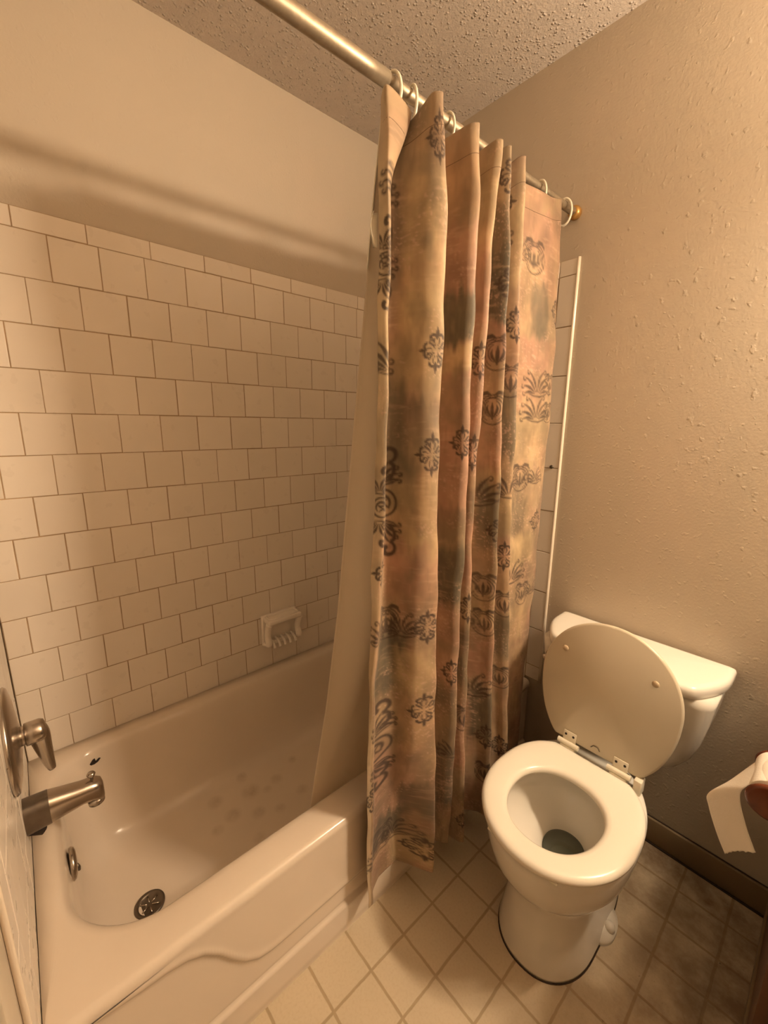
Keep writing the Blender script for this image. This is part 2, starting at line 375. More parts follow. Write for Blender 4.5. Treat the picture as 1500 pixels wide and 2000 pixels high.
def cloth_colour(U, V):
    n1 = fbm(U*14, V*10, 1); n2 = fbm(U*140, V*22, 9, 3); n3 = fbm(U*30, V*160, 5, 3); n4 = fbm(U*55, V*48, 13)
    base = np.array([.42,.29,.17])[None, None]*(1+.0*U[..., None])
    m = np.clip((n1-.42)*4, 0, 1)[..., None]; base = base*(1-m)+m*np.array([.40,.245,.155])
    m = np.clip((fbm(U*9+7, V*8, 21)-.52)*4, 0, 1)[..., None]; base = base*(1-m*.6)+m*.6*np.array([.27,.205,.13])
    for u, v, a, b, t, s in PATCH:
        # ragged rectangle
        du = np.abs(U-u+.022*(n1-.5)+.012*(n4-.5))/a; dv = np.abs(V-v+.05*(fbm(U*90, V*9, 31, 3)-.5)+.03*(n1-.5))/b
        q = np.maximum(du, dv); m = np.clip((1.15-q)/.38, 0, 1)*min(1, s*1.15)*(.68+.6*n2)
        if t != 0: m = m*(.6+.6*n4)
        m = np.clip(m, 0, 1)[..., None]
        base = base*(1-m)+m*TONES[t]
    base = base*(.54+.88*fbm(U*24+3, V*17, 77, 4))[..., None]
    hem = (np.clip((.019-U)/.003, 0, 1)*.55)[..., None]; base = base*(1-hem)+hem*np.array([.62,.50,.33])
    st = np.clip((n2-.56)*5, 0, 1)[..., None]*.30; base = base*(1-st)+st*np.array([.22,.15,.09])
    st = np.clip((n3-.58)*5, 0, 1)*np.clip((n1-.45)*5, 0, 1); st = st[..., None]*.32; base = base*(1-st)+st*np.array([.66,.46,.30])
    bl = np.clip((fbm(U*20+5, V*15, 63)-.56)*5, 0, 1)[..., None]*.45; base = base*(1-bl)+bl*np.array([.20,.16,.10])
    sp = np.clip((fbm(U*260, V*240, 17, 2)-.62)*7, 0, 1)*np.clip((fbm(U*16, V*14, 41)-.48)*6, 0, 1)
    base = base*(1-.45*sp[..., None])+.45*sp[..., None]*np.array([.70,.46,.34])
    ink = np.zeros(U.shape); halo = np.zeros(U.shape); shp = dict(ros=rosette(), med=medallion(), wng=wing(), scr=scroll(), fri=frieze())
    ext = dict(ros=1.1, med=.9, wng=1.3, scr=1.6, fri=2.1)
    u0 = U[0]
    for i, (k, cu, cv, s) in enumerate(MOTIFS):
        if s <= 0: continue
        e = ext[k]*s
        ci = np.where((u0 > cu-e) & (u0 < cu+e))[0]
        if len(ci) == 0: continue
        a, b = ci[0], ci[-1]+1
        ri = np.where((V[:, (a+b)//2] > cv-e-.02) & (V[:, (a+b)//2] < cv+e+.02))[0]
        if len(ri) == 0: continue
        c, d = ri[0], ri[-1]+1
        x = (U[c:d, a:b]-cu)/s; y = -(V[c:d, a:b]-cv)/s
        k1 = np.zeros(x.shape)
        for p, ws in shp[k]:
            for j in range(len(p)-1):
                ax, ay = p[j]; bx, by = p[j+1]; dx, dy = bx-ax, by-ay; L2 = dx*dx+dy*dy+1e-9
                t = np.clip(((x-ax)*dx+(y-ay)*dy)/L2, 0, 1)
                dd = np.hypot(x-ax-t*dx, y-ay-t*dy)-(ws[j]+(ws[j+1]-ws[j])*t)*.80
                k1 = np.maximum(k1, np.clip(.5-dd/.05, 0, 1))
        stren = (1.0 if k in ('ros', 'scr') else .85)
        ink[c:d, a:b] = np.maximum(ink[c:d, a:b], k1*stren)
        q = np.clip(1.25-np.hypot(x, y)/(.85 if k != 'scr' else 1.3), 0, 1)
        halo[c:d, a:b] = np.maximum(halo[c:d, a:b], q)
    base = base*(1+.10*halo[..., None])
    ink = (ink*(.78+.4*n4))[..., None]; ink = np.clip(ink, 0, .92)
    base = base*(1-ink)+ink*np.array([.055,.033,.022])
    return np.clip(base, 0, 1)
# ------------------------------------------------------------------ materials
def m_paint():
    t = NT('beige_wall_paint')
    a = t.noise(3, 3); c = t.mix(a, (.53,.46,.36,1), (.58,.50,.40,1))
    sc_ = t.noise(2.2, 4, .6, t.map((1, 1, .35)))
    c = t.mix(t.ramp(sc_, .55, .75, 0, .35), c, (.66,.53,.42,1))
    t.set(Base_Color=c, Roughness=.42)
    t.b.inputs['Specular IOR Level'].default_value = .35
    h = t.math('ADD', t.noise(140, 2), t.math('MULTIPLY', t.ramp(t.noise(55, 2), .62, .72), 1.2))
    t.bump(h, .22, .0022)
    return t.m
def m_ceiling():
    t = NT('popcorn_ceiling_texture')
    v = t.node('ShaderNodeTexVoronoi'); v.inputs['Scale'].default_value = 92; t.l.new(t.obj(), v.inputs['Vector'])
    blob = t.ramp(v.outputs['Distance'], .42, .15)
    pick = t.ramp(t.noise(45, 2), .45, .56)
    h = t.math('ADD', t.math('MULTIPLY', blob, pick), t.math('MULTIPLY', t.noise(190, 3), .5))
    t.set(Base_Color=t.mix(t.noise(60, 3), (.50,.43,.37,1), (.60,.52,.45,1)), Roughness=.9)
    t.bump(h, .75, .005)
    return t.m
def m_tile(name, a, b, rough=.22):
    t = NT(name)
    at = t.node('ShaderNodeAttribute'); at.attribute_name = 'tint'
    c = t.mix(at.outputs['Fac'], a, b)
    c = t.mix(t.ramp(t.noise(4, 3), .5, .8, 0, .3), c, tuple(x*.82 for x in a[:3])+(1,))
    t.set(Base_Color=c, Roughness=t.ramp(t.noise(25, 3), .3, .7, rough-.05, rough+.14))
    t.b.inputs['Specular IOR Level'].default_value = .4
    t.bump(t.noise(9, 2), .06, .004)
    return t.m
M = {}
M['paint'] = m_paint()
M['ceiling'] = m_ceiling()
M['dish'] = simple('pale_glazed_ceramic', (.88,.80,.70), .2, nscale=8)
M['bounce_cut'] = simple('bounce_cutting_brown', (.26,.19,.12), .7)  # unseen right wall, coloured dark to cut the bounce light
M['hall'] = simple('dark_hall_wall', (.10,.08,.06), .8)  # unseen hall, kept dark so that little fill light comes back
M['tile'] = m_tile('pinkish_beige_glazed_tile', (.78,.70,.60,1), (.84,.76,.66,1), .30)
M['grout'] = simple('stained_tan_grout', (.42,.29,.17), .9, vary=.35, nscale=18, bump=.3)
M['bullnose'] = simple('glossy_cream_bullnose_tile', (.78,.68,.55), .15, nscale=8)
M['porcelain'] = simple('warm_white_porcelain', (.74,.70,.62), .10, vary=.02, nscale=6)
M['seat'] = simple('cream_painted_toilet_seat', (.80,.75,.64), .24, vary=.02, nscale=5)
M['lid'] = simple('shade_darkened_cream_lid', (.60,.53,.40), .30, vary=.02, nscale=5)  # the seat's cream, darkened to stand in for shade on the raised lid
M['bump'] = simple('yellowed_rubber_bumper', (.52,.40,.26), .4)
M['hinge'] = simple('cream_plastic', (.78,.72,.58), .35, vary=.03)
M['dark'] = simple('dark_recess', (.02,.012,.008), .8)
M['chrome'] = simple('dull_brushed_nickel', (.50,.44,.38), .24, 1.0, vary=.12, nscale=22)
M['nickel_dark'] = simple('tarnished_metal', (.17,.14,.11), .38, .9, vary=.25, nscale=60)
M['rod_metal'] = simple('worn_satin_metal_rod', (.36,.30,.22), .46, .7, vary=.22, nscale=110, bump=.1)
M['rod_cap'] = simple('brass_coloured_rod_end', (.50,.28,.08), .35, .6)
M['ring'] = simple('cream_plastic_ring', (.82,.76,.62), .30)
M['paper'] = simple('white_tissue_paper', (.84,.78,.68), .95, bump=.35, bscale=420, vary=.03)
M['wood'] = simple('reddish_brown_varnished_wood', (.13,.032,.012), .18, vary=.3, nscale=40)
M['base'] = simple('painted_tan_baseboard', (.24,.17,.09), .5, vary=.12, nscale=12)
M['caulk'] = simple('dirty_floor_edge_seam', (.05,.028,.015), .9, vary=.4)
M['vanity'] = simple('brown_wood_cabinet', (.10,.045,.02), .4, vary=.25, nscale=14)
M['counter'] = simple('cream_laminate_counter', (.62,.54,.42), .35)
def translucent(t, col, amount):
    tr = t.node('ShaderNodeBsdfTranslucent'); t.put(tr.inputs['Color'], col)
    mx = t.node('ShaderNodeMixShader'); mx.inputs[0].default_value = amount
    t.l.new(t.b.outputs[0], mx.inputs[1]); t.l.new(tr.outputs[0], mx.inputs[2])
    t.l.new(mx.outputs[0], t.n['Material Output'].inputs['Surface'])
def m_liner():
    t = NT('white_vinyl_liner')
    t.set(Base_Color=t.mix(t.noise(5, 3), (.86,.78,.66,1), (.90,.82,.70,1)), Roughness=.45, Transmission_Weight=0.0)
    t.b.inputs['Subsurface Weight'].default_value = 0
    t.b.inputs['Subsurface Radius'].default_value = (.03, .02, .012)
    t.bump(t.noise(30, 2), .08, .002)
    translucent(t, (.92,.84,.72,1), .5)
    return t.m
M['liner'] = m_liner()
def m_tub():
    t = NT('worn_almond_tub_enamel')
    geo = t.node('ShaderNodeNewGeometry').outputs['Position']
    base = t.mix(t.noise(7, 4), (.70,.60,.49,1), (.76,.66,.54,1))
    f = None
    for i, (x, y, r) in enumerate([(.195,.44,.024),(.279,.469,.026),(.232,.552,.03),(.242,.647,.022),(.327,.537,.024),(.30,.41,.02),(.343,.696,.022),(.20,.735,.018),(.36,.60,.02),(.26,.60,.018),(.41,.50,.02),(.16,.55,.018)]):
        d = t.node('ShaderNodeVectorMath', operation='DISTANCE'); t.l.new(geo, d.inputs[0]); d.inputs[1].default_value = (x, y, .07)
        k = t.ramp(d.outputs['Value'], r*1.35, r*.5)
        f = k if f is None else t.math('MAXIMUM', f, k)
    f = t.math('MULTIPLY', f, t.ramp(t.noise(45, 3), .3, .7, .15, .42))
    base = t.mix(f, base, (.33,.24,.15,1))
    t.set(Base_Color=base, Roughness=t.ramp(t.noise(5, 3), .3, .7, .12, .24))
    t.b.inputs['Specular IOR Level'].default_value = .4
    return t.m
M['tub'] = m_tub()
def m_floor():
    t = NT('vinyl_floor_square_pattern')
    g = t.obj(); sep = t.node('ShaderNodeSeparateXYZ'); t.l.new(g, sep.inputs[0])
    P = .1145
    wob = t.math('MULTIPLY', t.math('SUBTRACT', t.noise(25, 2), .5), .004)
    def line(s, off):
        q = t.math('DIVIDE', t.math('ADD', t.math('SUBTRACT', s, off-P/2), wob), P)
        fr = t.math('FRACT', q); return t.math('MULTIPLY', t.math('ABSOLUTE', t.math('SUBTRACT', fr, .5)), P)
    d = t.math('MINIMUM', line(sep.outputs[0], .8725), line(sep.outputs[1], .464))
    ln = t.ramp(d, .0042, .0022)
    tile = t.mix(t.noise(6, 4), (.56,.47,.33,1), (.63,.53,.38,1))
    tile = t.mix(t.ramp(t.noise(160, 3), .45, .75, 0, .35), tile, (.48,.37,.23,1))
    c = t.mix(t.math('MULTIPLY', ln, .75), tile, (.34,.25,.14,1))
    # grime along the toilet wall and the vanity, deepened to paint in the shade there
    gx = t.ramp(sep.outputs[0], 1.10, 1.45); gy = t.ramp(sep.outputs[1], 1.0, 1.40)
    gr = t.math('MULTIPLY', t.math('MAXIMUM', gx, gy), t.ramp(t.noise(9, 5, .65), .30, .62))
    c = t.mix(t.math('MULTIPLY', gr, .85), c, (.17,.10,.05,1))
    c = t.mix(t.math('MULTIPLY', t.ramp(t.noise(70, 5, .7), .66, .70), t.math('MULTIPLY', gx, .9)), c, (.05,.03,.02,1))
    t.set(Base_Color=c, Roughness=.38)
    t.bump(t.math('SUBTRACT', t.math('MULTIPLY', t.noise(220, 2), .25), ln), .35, .0012)
    return t.m
M['floor'] = m_floor()
def m_cloth():
    t = NT('printed_curtain_fabric')
    at = t.node('ShaderNodeVertexColor'); at.layer_name = 'print'
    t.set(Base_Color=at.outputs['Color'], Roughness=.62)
    t.b.inputs['Sheen Weight'].default_value = .12
    wv = t.node('ShaderNodeTexNoise'); wv.inputs['Scale'].default_value = 700; t.l.new(t.map((1, 1, .4)), wv.inputs['Vector'])
    t.bump(wv.outputs['Fac'], .15, .0006)
    translucent(t, at.outputs['Color'], .10)
    return t.m
M['cloth'] = m_cloth()
M['seam'] = simple('brown_thread', (.16,.10,.06), .8)
def m_bulb():
    t = NT('lit_frosted_bulb'); t.set(Base_Color=(.9,.8,.65,1))
    t.b.inputs['Emission Color'].default_value = BULB_COLOR+(1,); t.b.inputs['Emission Strength'].default_value = BULB_STRENGTH
    return t.m
M['bulb'] = m_bulb()

# ------------------------------------------------------------------ the room shell
def slab(name, x0, x1, y0, y1, z0, z1, mat, parent=None):
    bm = bmesh.new(); box(bm, x0, x1, y0, y1, z0, z1)
    o = bmobj(name, bm, mat, parent, smooth=False)
    if parent is None: struct(o)
    return o
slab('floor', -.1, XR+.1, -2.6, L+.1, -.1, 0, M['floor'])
slab('ceiling', -.1, XR+.1, -2.6, L+.1, H, H+.1, M['ceiling'])
wall_left = slab('wall_left', -.1, -.009, YF-.10, L+.1, 0, H, M['paint'])
wall_back = slab('wall_back', -.1, XR+.1, L, L+.1, 0, H, M['paint'])
slab('wall_right', XR, XR+.1, -2.6, L+.1, 0, H, M['bounce_cut'])
DX0, DX1, DZ = .98, 1.90, 2.05            # doorway the photo was taken from
bm = bmesh.new()
box(bm, -.1, DX0, YF-.12, YF-.009, 0, H); box(bm, DX1, XR, YF-.12, YF-.009, 0, H); box(bm, DX0, DX1, YF-.12, YF-.009, DZ, H)
wall_front = struct(bmobj('wall_front', bm, M['paint'], smooth=False))
slab('wall_hall', -.1, XR+.1, -2.7, -2.6, 0, H, M['hall'])
slab('wall_hall_side', .3, .4, -2.6, YF-.12, 0, H, M['hall'])

# tiles: each tile a slightly pillowed slab standing on a grout bed
rng = random.Random(4)
def tiling(name, frame, rects, parent, thick=.008, gap=.0023, mat=None, bed=True, bev=.0012):
    """frame(u, v, d) -> world point; rects = (u0, u1, v0, v1)"""
    V = []; F = []; T = []
    for (u0, u1, v0, v1) in rects:
        g = gap/2*(.6+.8*rng.random()); t = rng.random(); dd = thick+rng.uniform(-.0004, .0004)
        a0, a1, b0, b1 = u0+g, u1-g, v0+g, v1-g
        k = len(V)
        for (e, d) in ((0, 0), (0, dd-bev), (bev*.4, dd-bev*.25), (bev*1.3, dd)):
            for (u, v) in ((a0+e, b0+e), (a1-e, b0+e), (a1-e, b1-e), (a0+e, b1-e)): V.append(frame(u, v, d))
        for r in range(3):
            for i in range(4):
                j = (i+1) % 4; F.append((k+r*4+i, k+r*4+j, k+r*4+4+j, k+r*4+4+i)); T.append(t)
        F.append((k+12, k+13, k+14, k+15)); T.append(t)
    me = bpy.data.meshes.new(name); me.from_pydata(V, [], F); me.update()
    at = me.attributes.new('tint', 'FLOAT', 'FACE'); at.data.foreach_set('value', T)
    o = bpy.data.objects.new(name, me); COL.objects.link(o); me.materials.append(mat or M['tile'])
    o.parent = parent
    if bed:
        us = [r[0] for r in rects]+[r[1] for r in rects]; vs = [r[2] for r in rects]+[r[3] for r in rects]
        u0, u1, v0, v1 = min(us), max(us), min(vs), max(vs)
        W = [frame(u, v, d) for d in (-.001, thick-.0016) for u, v in ((u0, v0), (u1, v0), (u1, v1), (u0, v1))]
        bm = bmesh.new(); add(bm, W, [(0,1,2,3),(4,5,6,7),(0,1,5,4),(1,2,6,5),(2,3,7,6),(3,0,4,7)])
        bmobj('grout', bm, M['grout'], o, smooth=False)
    return o
ZT, ZC = 1.8184, 1.868           # top of full tiles, top of cap row
def rows(u_lo, u_hi, joint0, zlo=.352):
    R = []
    r = 0; z = ZT
    while z > zlo+.004:
        z0 = max(z-S, zlo); off = joint0+(S/2 if r % 2 else 0)
        k = math.floor((u_lo-off)/S); u = off+k*S
        while u < u_hi-.002:
            a, b = max(u, u_lo), min(u+S, u_hi)
            if b-a > .004: R.append((a, b, z0, z))
            u += S
        z = z0; r += 1
    u = u_lo-.05
    while u < u_hi:
        a, b = max(u, u_lo), min(u+.155, u_hi)
        if b-a > .004: R.append((a, b, ZT, ZC))
        u += .155
    return R
CAP0 = .2096+.79*S
def caprows(u_lo, u_hi, joint0, cap0):
    R = [q for q in rows(u_lo, u_hi, joint0) if q[3] != ZC]
    u = cap0-.155*math.ceil((cap0-u_lo)/.155)
    while u < u_hi:
        a, b = max(u, u_lo), min(u+.155, u_hi)
        if b-a > .004: R.append((a, b, ZT, ZC))
        u += .155
    return R
tiling('tile_surround', lambda u, v, d: (d-.009, u, v), caprows(YF+.001, L-.001, .2096, CAP0), wall_left)
tiling('tile_surround', lambda u, v, d: (u, YF-.009+d, v), caprows(0, .745, .745-S*6.5, .745-.155*4), wall_front)
tiling('tile_surround', lambda u, v, d: (u, L-d+.0005, v), caprows(0, .739, .739-S*6.5, .739-.155*4), wall_back)
ev = [ZC]+[z for z in (1.820, 1.665, 1.510, 1.355, 1.201, 1.047, .893, .738, .584, .429)]+[.372]
tiling('bullnose_strip', lambda u, v, d: (u, L-d+.0005, v), [(.7395, .799, ev[i+1], ev[i]) for i in range(len(ev)-1)], wall_back, mat=M['tile'])
tiling('bullnose_strip', lambda u, v, d: (u, YF-.009+d, v), [(.746, .806, ev[i+1], ev[i]) for i in range(len(ev)-1)], wall_front, mat=M['tile'])
for (x, yy, par) in ((.799, L-.0035, wall_back), (.806, YF-.0045, wall_front)):
    pts = [(x, yy, z) for z in np.linspace(.366, ZC+.001, 30)]
    o = part('bullnose_edge', tube(pts, [(.0055, .0042)]*30, 12), M['bullnose'], par)
    o['label'] = 'glossy rounded edge of the tile'
# small dark screw plug on the strip
part('screw_hole', lathe([(0,.007),(.003,.006),(.0035,0.001)], (.772, L-.0072, 1.205), (0,-1,0), 16), M['nickel_dark'], wall_back)

# baseboards
def baseboard(name, x0, x1, y0, y1, axis):
    bm = bmesh.new()
    box(bm, x0, x1, y0, y1, .004, .089, .004)
    o = struct(bmobj(name, bm, M['base'], smooth=True, angle=40))
    return o
b = baseboard('baseboard_back', .812, 1.52, L-.012, L-.0005, 'x')
bm = bmesh.new(); box(bm, .812, 1.52, L-.016, L-.011, 0, .005); box(bm, .812, 1.52, L-.004, L-.0004, .088, .091); bmobj('dark_seam', bm, M['caulk'], b, smooth=False)
baseboard('baseboard_right', XR-.012, XR-.0005, YF, .94, 'y')
baseboard('baseboard_front', .812, DX0-.07, YF-.009, YF+.004, 'x')
# door casing round the opening behind the camera
bm = bmesh.new()
box(bm, DX0-.065, DX0, YF-.010, YF+.006, 0, DZ+.065, .003); box(bm, DX1, DX1+.065, YF-.010, YF+.006, 0, DZ+.065, .003); box(bm, DX0, DX1, YF-.010, YF+.006, DZ, DZ+.065, .003)
struct(bmobj('trim_1', bm, M['counter'], smooth=True, angle=40))

# ------------------------------------------------------------------ bathtub
tub = empty('bathtub', (.38, .74, 0), 'almond enamel alcove bathtub with worn spotted floor, along the tiled wall', 'bathtub')
x0, x1, y0, y1 = .0002, TW, YF+.0005, L-.0092
def zr(x, y): return .364-.010*min(1, max(0, (TW-.02-x)/.12))*(1 if x < TW-.02 else 0)
loops = []
loops.append(rrect(x0, x1, y0, y1, .004, .3415)); loops.append(rrect(x0, x1, y0, y1, .004, .348))
for a in (15, 35, 55, 75, 90):
    loops.append(rrect(x0, x1-.016*(1-math.cos(math.radians(a))), y0, y1, .004, .348+.016*math.sin(math.radians(a))))
def inner(ex, z, rr=1.0):
    # ex = inset from the opening
    return rrect(.048+ex[0], .668-ex[1], .030+ex[2], 1.405-ex[3], [max(.02, r*rr) for r in (.12, .17, .13, .13)], z)
loops.append(inner((-.018, -.020, -.012, -.02), .3605, 1.05))
loops.append(inner((-.006, -.006, -.004, -.006), .3575))
loops.append(inner((0, 0, 0, 0), .353))
loops.append(inner((.006, .006, .006, .008), .344))
loops.append(inner((.012, .011, .011, .016), .325))
loops.append(inner((.020, .017, .016, .035), .285))
loops.append(inner((.034, .026, .023, .075), .21))
loops.append(inner((.050, .036, .032, .12), .14))
loops.append(inner((.066, .050, .046, .155), .095, .98))
loops.append(inner((.088, .072, .068, .185), .070, .95))
loops.append(inner((.118, .100, .098, .22), .060, .9))
loops.append(inner((.20, .18, .17, .34), .056, .7))
basin = part('basin', loft(loops, False, True), M['tub'], tub)
# apron with its pressed S-shaped relief
ny, nz = 260, 80
ys = np.linspace(y0, y1, ny); zs = np.concatenate([np.linspace(0, .339, nz-1), [.342]])
ry = [-.05,.062,.12,.165,.20,.231,.26,.285,.31,.34,.37,.42,.50,.60,1.5]; rz = [.332,.334,.326,.322,.313,.294,.262,.222,.190,.166,.158,.156,.158,.158,.158]
V = []
for z in zs:
    for y in ys:
        yc = y if y < .74 else 1.48-y
        zc = float(np.interp(yc, ry, rz)); d = z-zc
        x = TW-.007*sst(.013, -.013, d)
        x += .0030*math.exp(-((d-.004)/.013)**2)
        x += (.0075*sst(.094, .088, z)-.002*math.exp(-((z-.097)/.003)**2)) if z < .2 else 0
        x += -.003*sst(.03, 0, z)
        V.append((x, y, z))
F = [(k*ny+i, k*ny+i+1, (k+1)*ny+i+1, (k+1)*ny+i) for k in range(nz-1) for i in range(ny-1)]
# close it into a panel with depth
n0 = len(V); V += [(TW-.03, y, z) for z in (0, .342) for y in (y0, y1)]
F += [(n0, n0+1, n0+3, n0+2)]
part('apron', (V, F), M['tub'], tub)
# fittings that belong to the tub
ov = part('overflow_plate', lathe([(0,.036),(.006,.038),(.011,.034),(.014,.024),(.0145,.001)], (.362, .0455, .287), (0,1,-.06), 40), M['chrome'], tub)
ov['label'] = 'chrome overflow plate'
part('overflow_lever', tube([(.362,.058,.278),(.362,.0615,.268),(.361,.062,.258)], [.004,.004,.003], 10), M['nickel_dark'], ov)
dr = part('drain', lathe([(0,.037),(.004,.037),(.006,.033),(.003,.028),(.001,.026),(.001,.001)], (.392, .192, .0565), (0,0,1), 40), M['nickel_dark'], tub, label='dark metal drain')
bm = bmesh.new()
for a in range(6):
    c, s_ = math.cos(a*math.pi/3), math.sin(a*math.pi/3)
    add(bm, *tube([(.392+.006*c, .192+.006*s_, .0585), (.392+.024*c, .192+.024*s_, .0585)], .002, 6))
bmobj('drain_cross', bm, M['chrome'], dr)
# chip in the enamel and crack of old caulk
chip = [(.0679,.1235,.3175),(.0632,.1324,.3261),(.0614,.1383,.3275),(.0634,.1400,.3185),(.0610,.1491,.3230),(.0614,.1538,.3198),(.0639,.1453,.3124),(.0661,.1358,.3103),(.0680,.1269,.3124)]
chip = [(x+.0009, y+.0002, z+.0003) for x, y, z in chip]
part('enamel_chip', ([(.0662,.1345,.3165)]+chip, [(0, k+1, (k+1) % len(chip)+1) for k in range(len(chip))]), M['dark'], tub, smooth=False, label='black chip in the enamel')
bm = bmesh.new()
pts = [(.0046+.003*math.sin(k*.9)**2, y, .3585+.0012*math.sin(k*2.1)) for k, y in enumerate(np.linspace(YF+.02, L-.02, 60))]
add(bm, *tube(pts, .0036, 8))
bmobj('caulk_bead', bm, M['bullnose'], tub)

# ------------------------------------------------------------------ shower valve, spout
valve = empty('shower_valve', (.375, YF-.001, .70), 'round brushed metal shower valve plate with downturned lever, on the faucet wall tiles', 'shower valve')
VX, VZ, VY = .385, .685, YF-.0008
part('escutcheon', lathe([(0,.110),(.004,.112),(.009,.108),(.014,.085),(.019,.045),(.021,.030),(.021,.001)], (VX, VY, VZ), (0,1,0), 64), M['chrome'], valve)
part('stem_collar', lathe([(0,.021),(.018,.0205),(.019,.018),(.019,.001)], (VX, VY+.015, VZ), (0,1,0), 32), M['chrome'], valve)
hb = part('handle_hub', lathe([(0,.0235),(.002,.0245),(.026,.0245),(.033,.021),(.036,.012),(.0365,.001)], (VX, VY+.028, VZ), (0,1,0), 36), M['chrome'], valve)
pts = catmull([(VX, VY+.042, VZ+.006), (VX, VY+.050, VZ-.012), (VX, VY+.054, VZ-.045), (VX, VY+.058, VZ-.080), (VX, VY+.062, VZ-.104)], 6)
part('lever', tube(pts, [(.017*(1-k/len(pts))+.006, .018*(1-k/len(pts))+.0065) for k in range(len(pts))], 16), M['chrome'], valve)
spout = empty('tub_spout', (.36, YF, .465), 'metal tub spout with diverter knob, below the shower valve', 'faucet spout')
SX = .36
def spl(y, zc, rx, rz, n=28, e=2.6):
    P = []
    for k in range(n):
        a = 2*math.pi*k/n; c, s_ = math.cos(a), math.sin(a)
        P.append((SX+rx*math.copysign(abs(c)**(2/e), c), y, zc+rz*math.copysign(abs(s_)**(2/e), s_)))
    return P
yb = YF-.0008
L1 = [spl(yb, .470, .031, .040), spl(yb+.045, .470, .030, .037)]
part('spout_base', loft(L1), M['nickel_dark'], spout, angle=50, label='dark tarnished base of the spout')
L2 = [spl(yb+.0445, .470, .0295, .0365), spl(yb+.075, .468, .027, .031), spl(yb+.105, .466, .0245, .026), spl(yb+.125, .464, .024, .026), spl(yb+.138, .458, .0225, .029), spl(yb+.146, .455, .018, .027), spl(yb+.149, .453, .010, .018)]
part('spout_body', loft(L2), M['chrome'], spout, angle=60)
part('outlet', lathe([(0,.018),(.014,.0175),(.014,.012),(.004,.011)], (SX, yb+.130, .437), (0,0.1,-1), 24), M['chrome'], spout)
part('diverter_knob', lathe([(0,.0035),(.010,.0035),(.012,.008),(.017,.0095),(.021,.007),(.022,.001)], (SX, yb+.128, .487), (0,0,1), 20), M['chrome'], spout)
part('base_gasket', lathe([(0,.014),(.03,.012),(.034,.004)], (SX, yb+.004, .436), (0,.75,-.55), 16), M['dark'], spout)

# ------------------------------------------------------------------ soap dish on the long wall
dish = empty('soap_dish', (-.001, .805, .52), 'ceramic soap dish with grab bar and fluted lip, set into the tiled wall', 'soap dish')
D0, D1, DB, DT = .728, .882, .462, .592
bm = bmesh.new(); box(bm, -.004, .012, D0, D1, DB, DT, .005, 3); bmobj('back_plate', bm, M['dish'], dish, angle=50)
bm = bmesh.new(); box(bm, .004, .066, D0+.004, D1-.004, DT-.024, DT-.002, .007, 3)
bmobj('top_shelf', bm, M['dish'], dish, angle=60)
# sunken tray on the shelf (raised rim)
rim = rrect(.014, .057, D0+.014, D1-.014, .012, DT-.001, 8)
part('tray_rim', tube(rim, .0035, 8, closed=True), M['dish'], dish)
for yy in (D0+.010, D1-.010):
    pts = catmull([(.054, yy, DT-.020), (.040, yy, DT-.050), (.034, yy, DB+.050), (.042, yy, DB+.020), (.012, yy, DB+.010)], 5)
    part('side_arm', tube(pts, [(.014, .010)]*len(pts), 14), M['dish'], dish)
bm = bmesh.new(); box(bm, .004, .030, D0+.008, D1-.008, DB+.004, DB+.022, .006, 3)
bmobj('lower_ledge', bm, M['dish'], dish, angle=60)
for k in range(5):
    yy = D0+.030+k*.0235
    part('flute', tube(catmull([(.010, yy, DB+.026), (.028, yy, DB+.024), (.046, yy, DB+.015), (.053, yy, DB+.002)], 4), [.0052]*12+[.0068], 10), M['dish'], dish)

# ------------------------------------------------------------------ curtain rod
RX = .773
def rz_(y): return 1.973+.017*y
rod = empty('curtain_rod', (RX, .74, rz_(.74)), 'worn metal shower curtain rod under the ceiling, from wall to wall above the tub', 'curtain rod')
part('outer_tube', tube([(RX, y, rz_(y)) for y in np.linspace(YF+.012, .695, 12)], .0140, 28), M['rod_metal'], rod)
part('inner_tube', tube([(RX, y, rz_(y)) for y in np.linspace(.68, L-.02, 12)], .0115, 28), M['rod_metal'], rod)
part('end_cap', lathe([(0,.019),(.012,.020),(.020,.017),(.024,.012)], (RX, L-.0008, rz_(L)), (0,-1,0), 32), M['rod_cap'], rod, label='brass coloured end cap')
part('end_cap', lathe([(0,.019),(.012,.020),(.020,.017),(.024,.012)], (RX, YF-.0045, rz_(0)), (0,1,0), 32), M['rod_cap'], rod)

# rings
RINGS = [(.705, .026, 14, 'cream plastic curtain ring nearest the camera, at the free edge'),
         (.757, .024, -10, 'second curtain ring from the camera, beside the folded corner of the cloth'),
         (.868, .022, 8, 'small cream curtain ring behind the first tall curtain pleat'),
         (1.262, .026, -6, 'cream curtain ring on the flat end of the curtain, second from the toilet wall'),
         (1.408, .027, 10, 'cream curtain ring nearest the brass rod end and toilet wall')]
ring0 = None
for (ry_, rr, tilt, lab) in RINGS:
    bm = bmesh.new()
    pts = [(math.sin(a)*.80*rr*1.0, 0, math.cos(a)*rr*1.35) for a in np.linspace(0, 2*math.pi, 40, endpoint=False)]
    if ring0 is None:
        add(bm, *tube(pts, .0033, 10, closed=True))
        ring0 = bmobj('curtain_ring', bm, M['ring']); o = ring0
        ring0_r = rr
    else:
        o = ring0.copy(); COL.objects.link(o); o.scale = (rr/ring0_r,)*3
    tp = rz_(ry_)+ (.0140 if ry_ < .69 else .0115)+.0034
    o.location = (RX+.004, ry_, tp-rr*1.35)
    o.rotation_euler = (0, 0, math.radians(tilt))
    tag(o, lab, 'curtain ring', 'shower curtain rings on the rod')

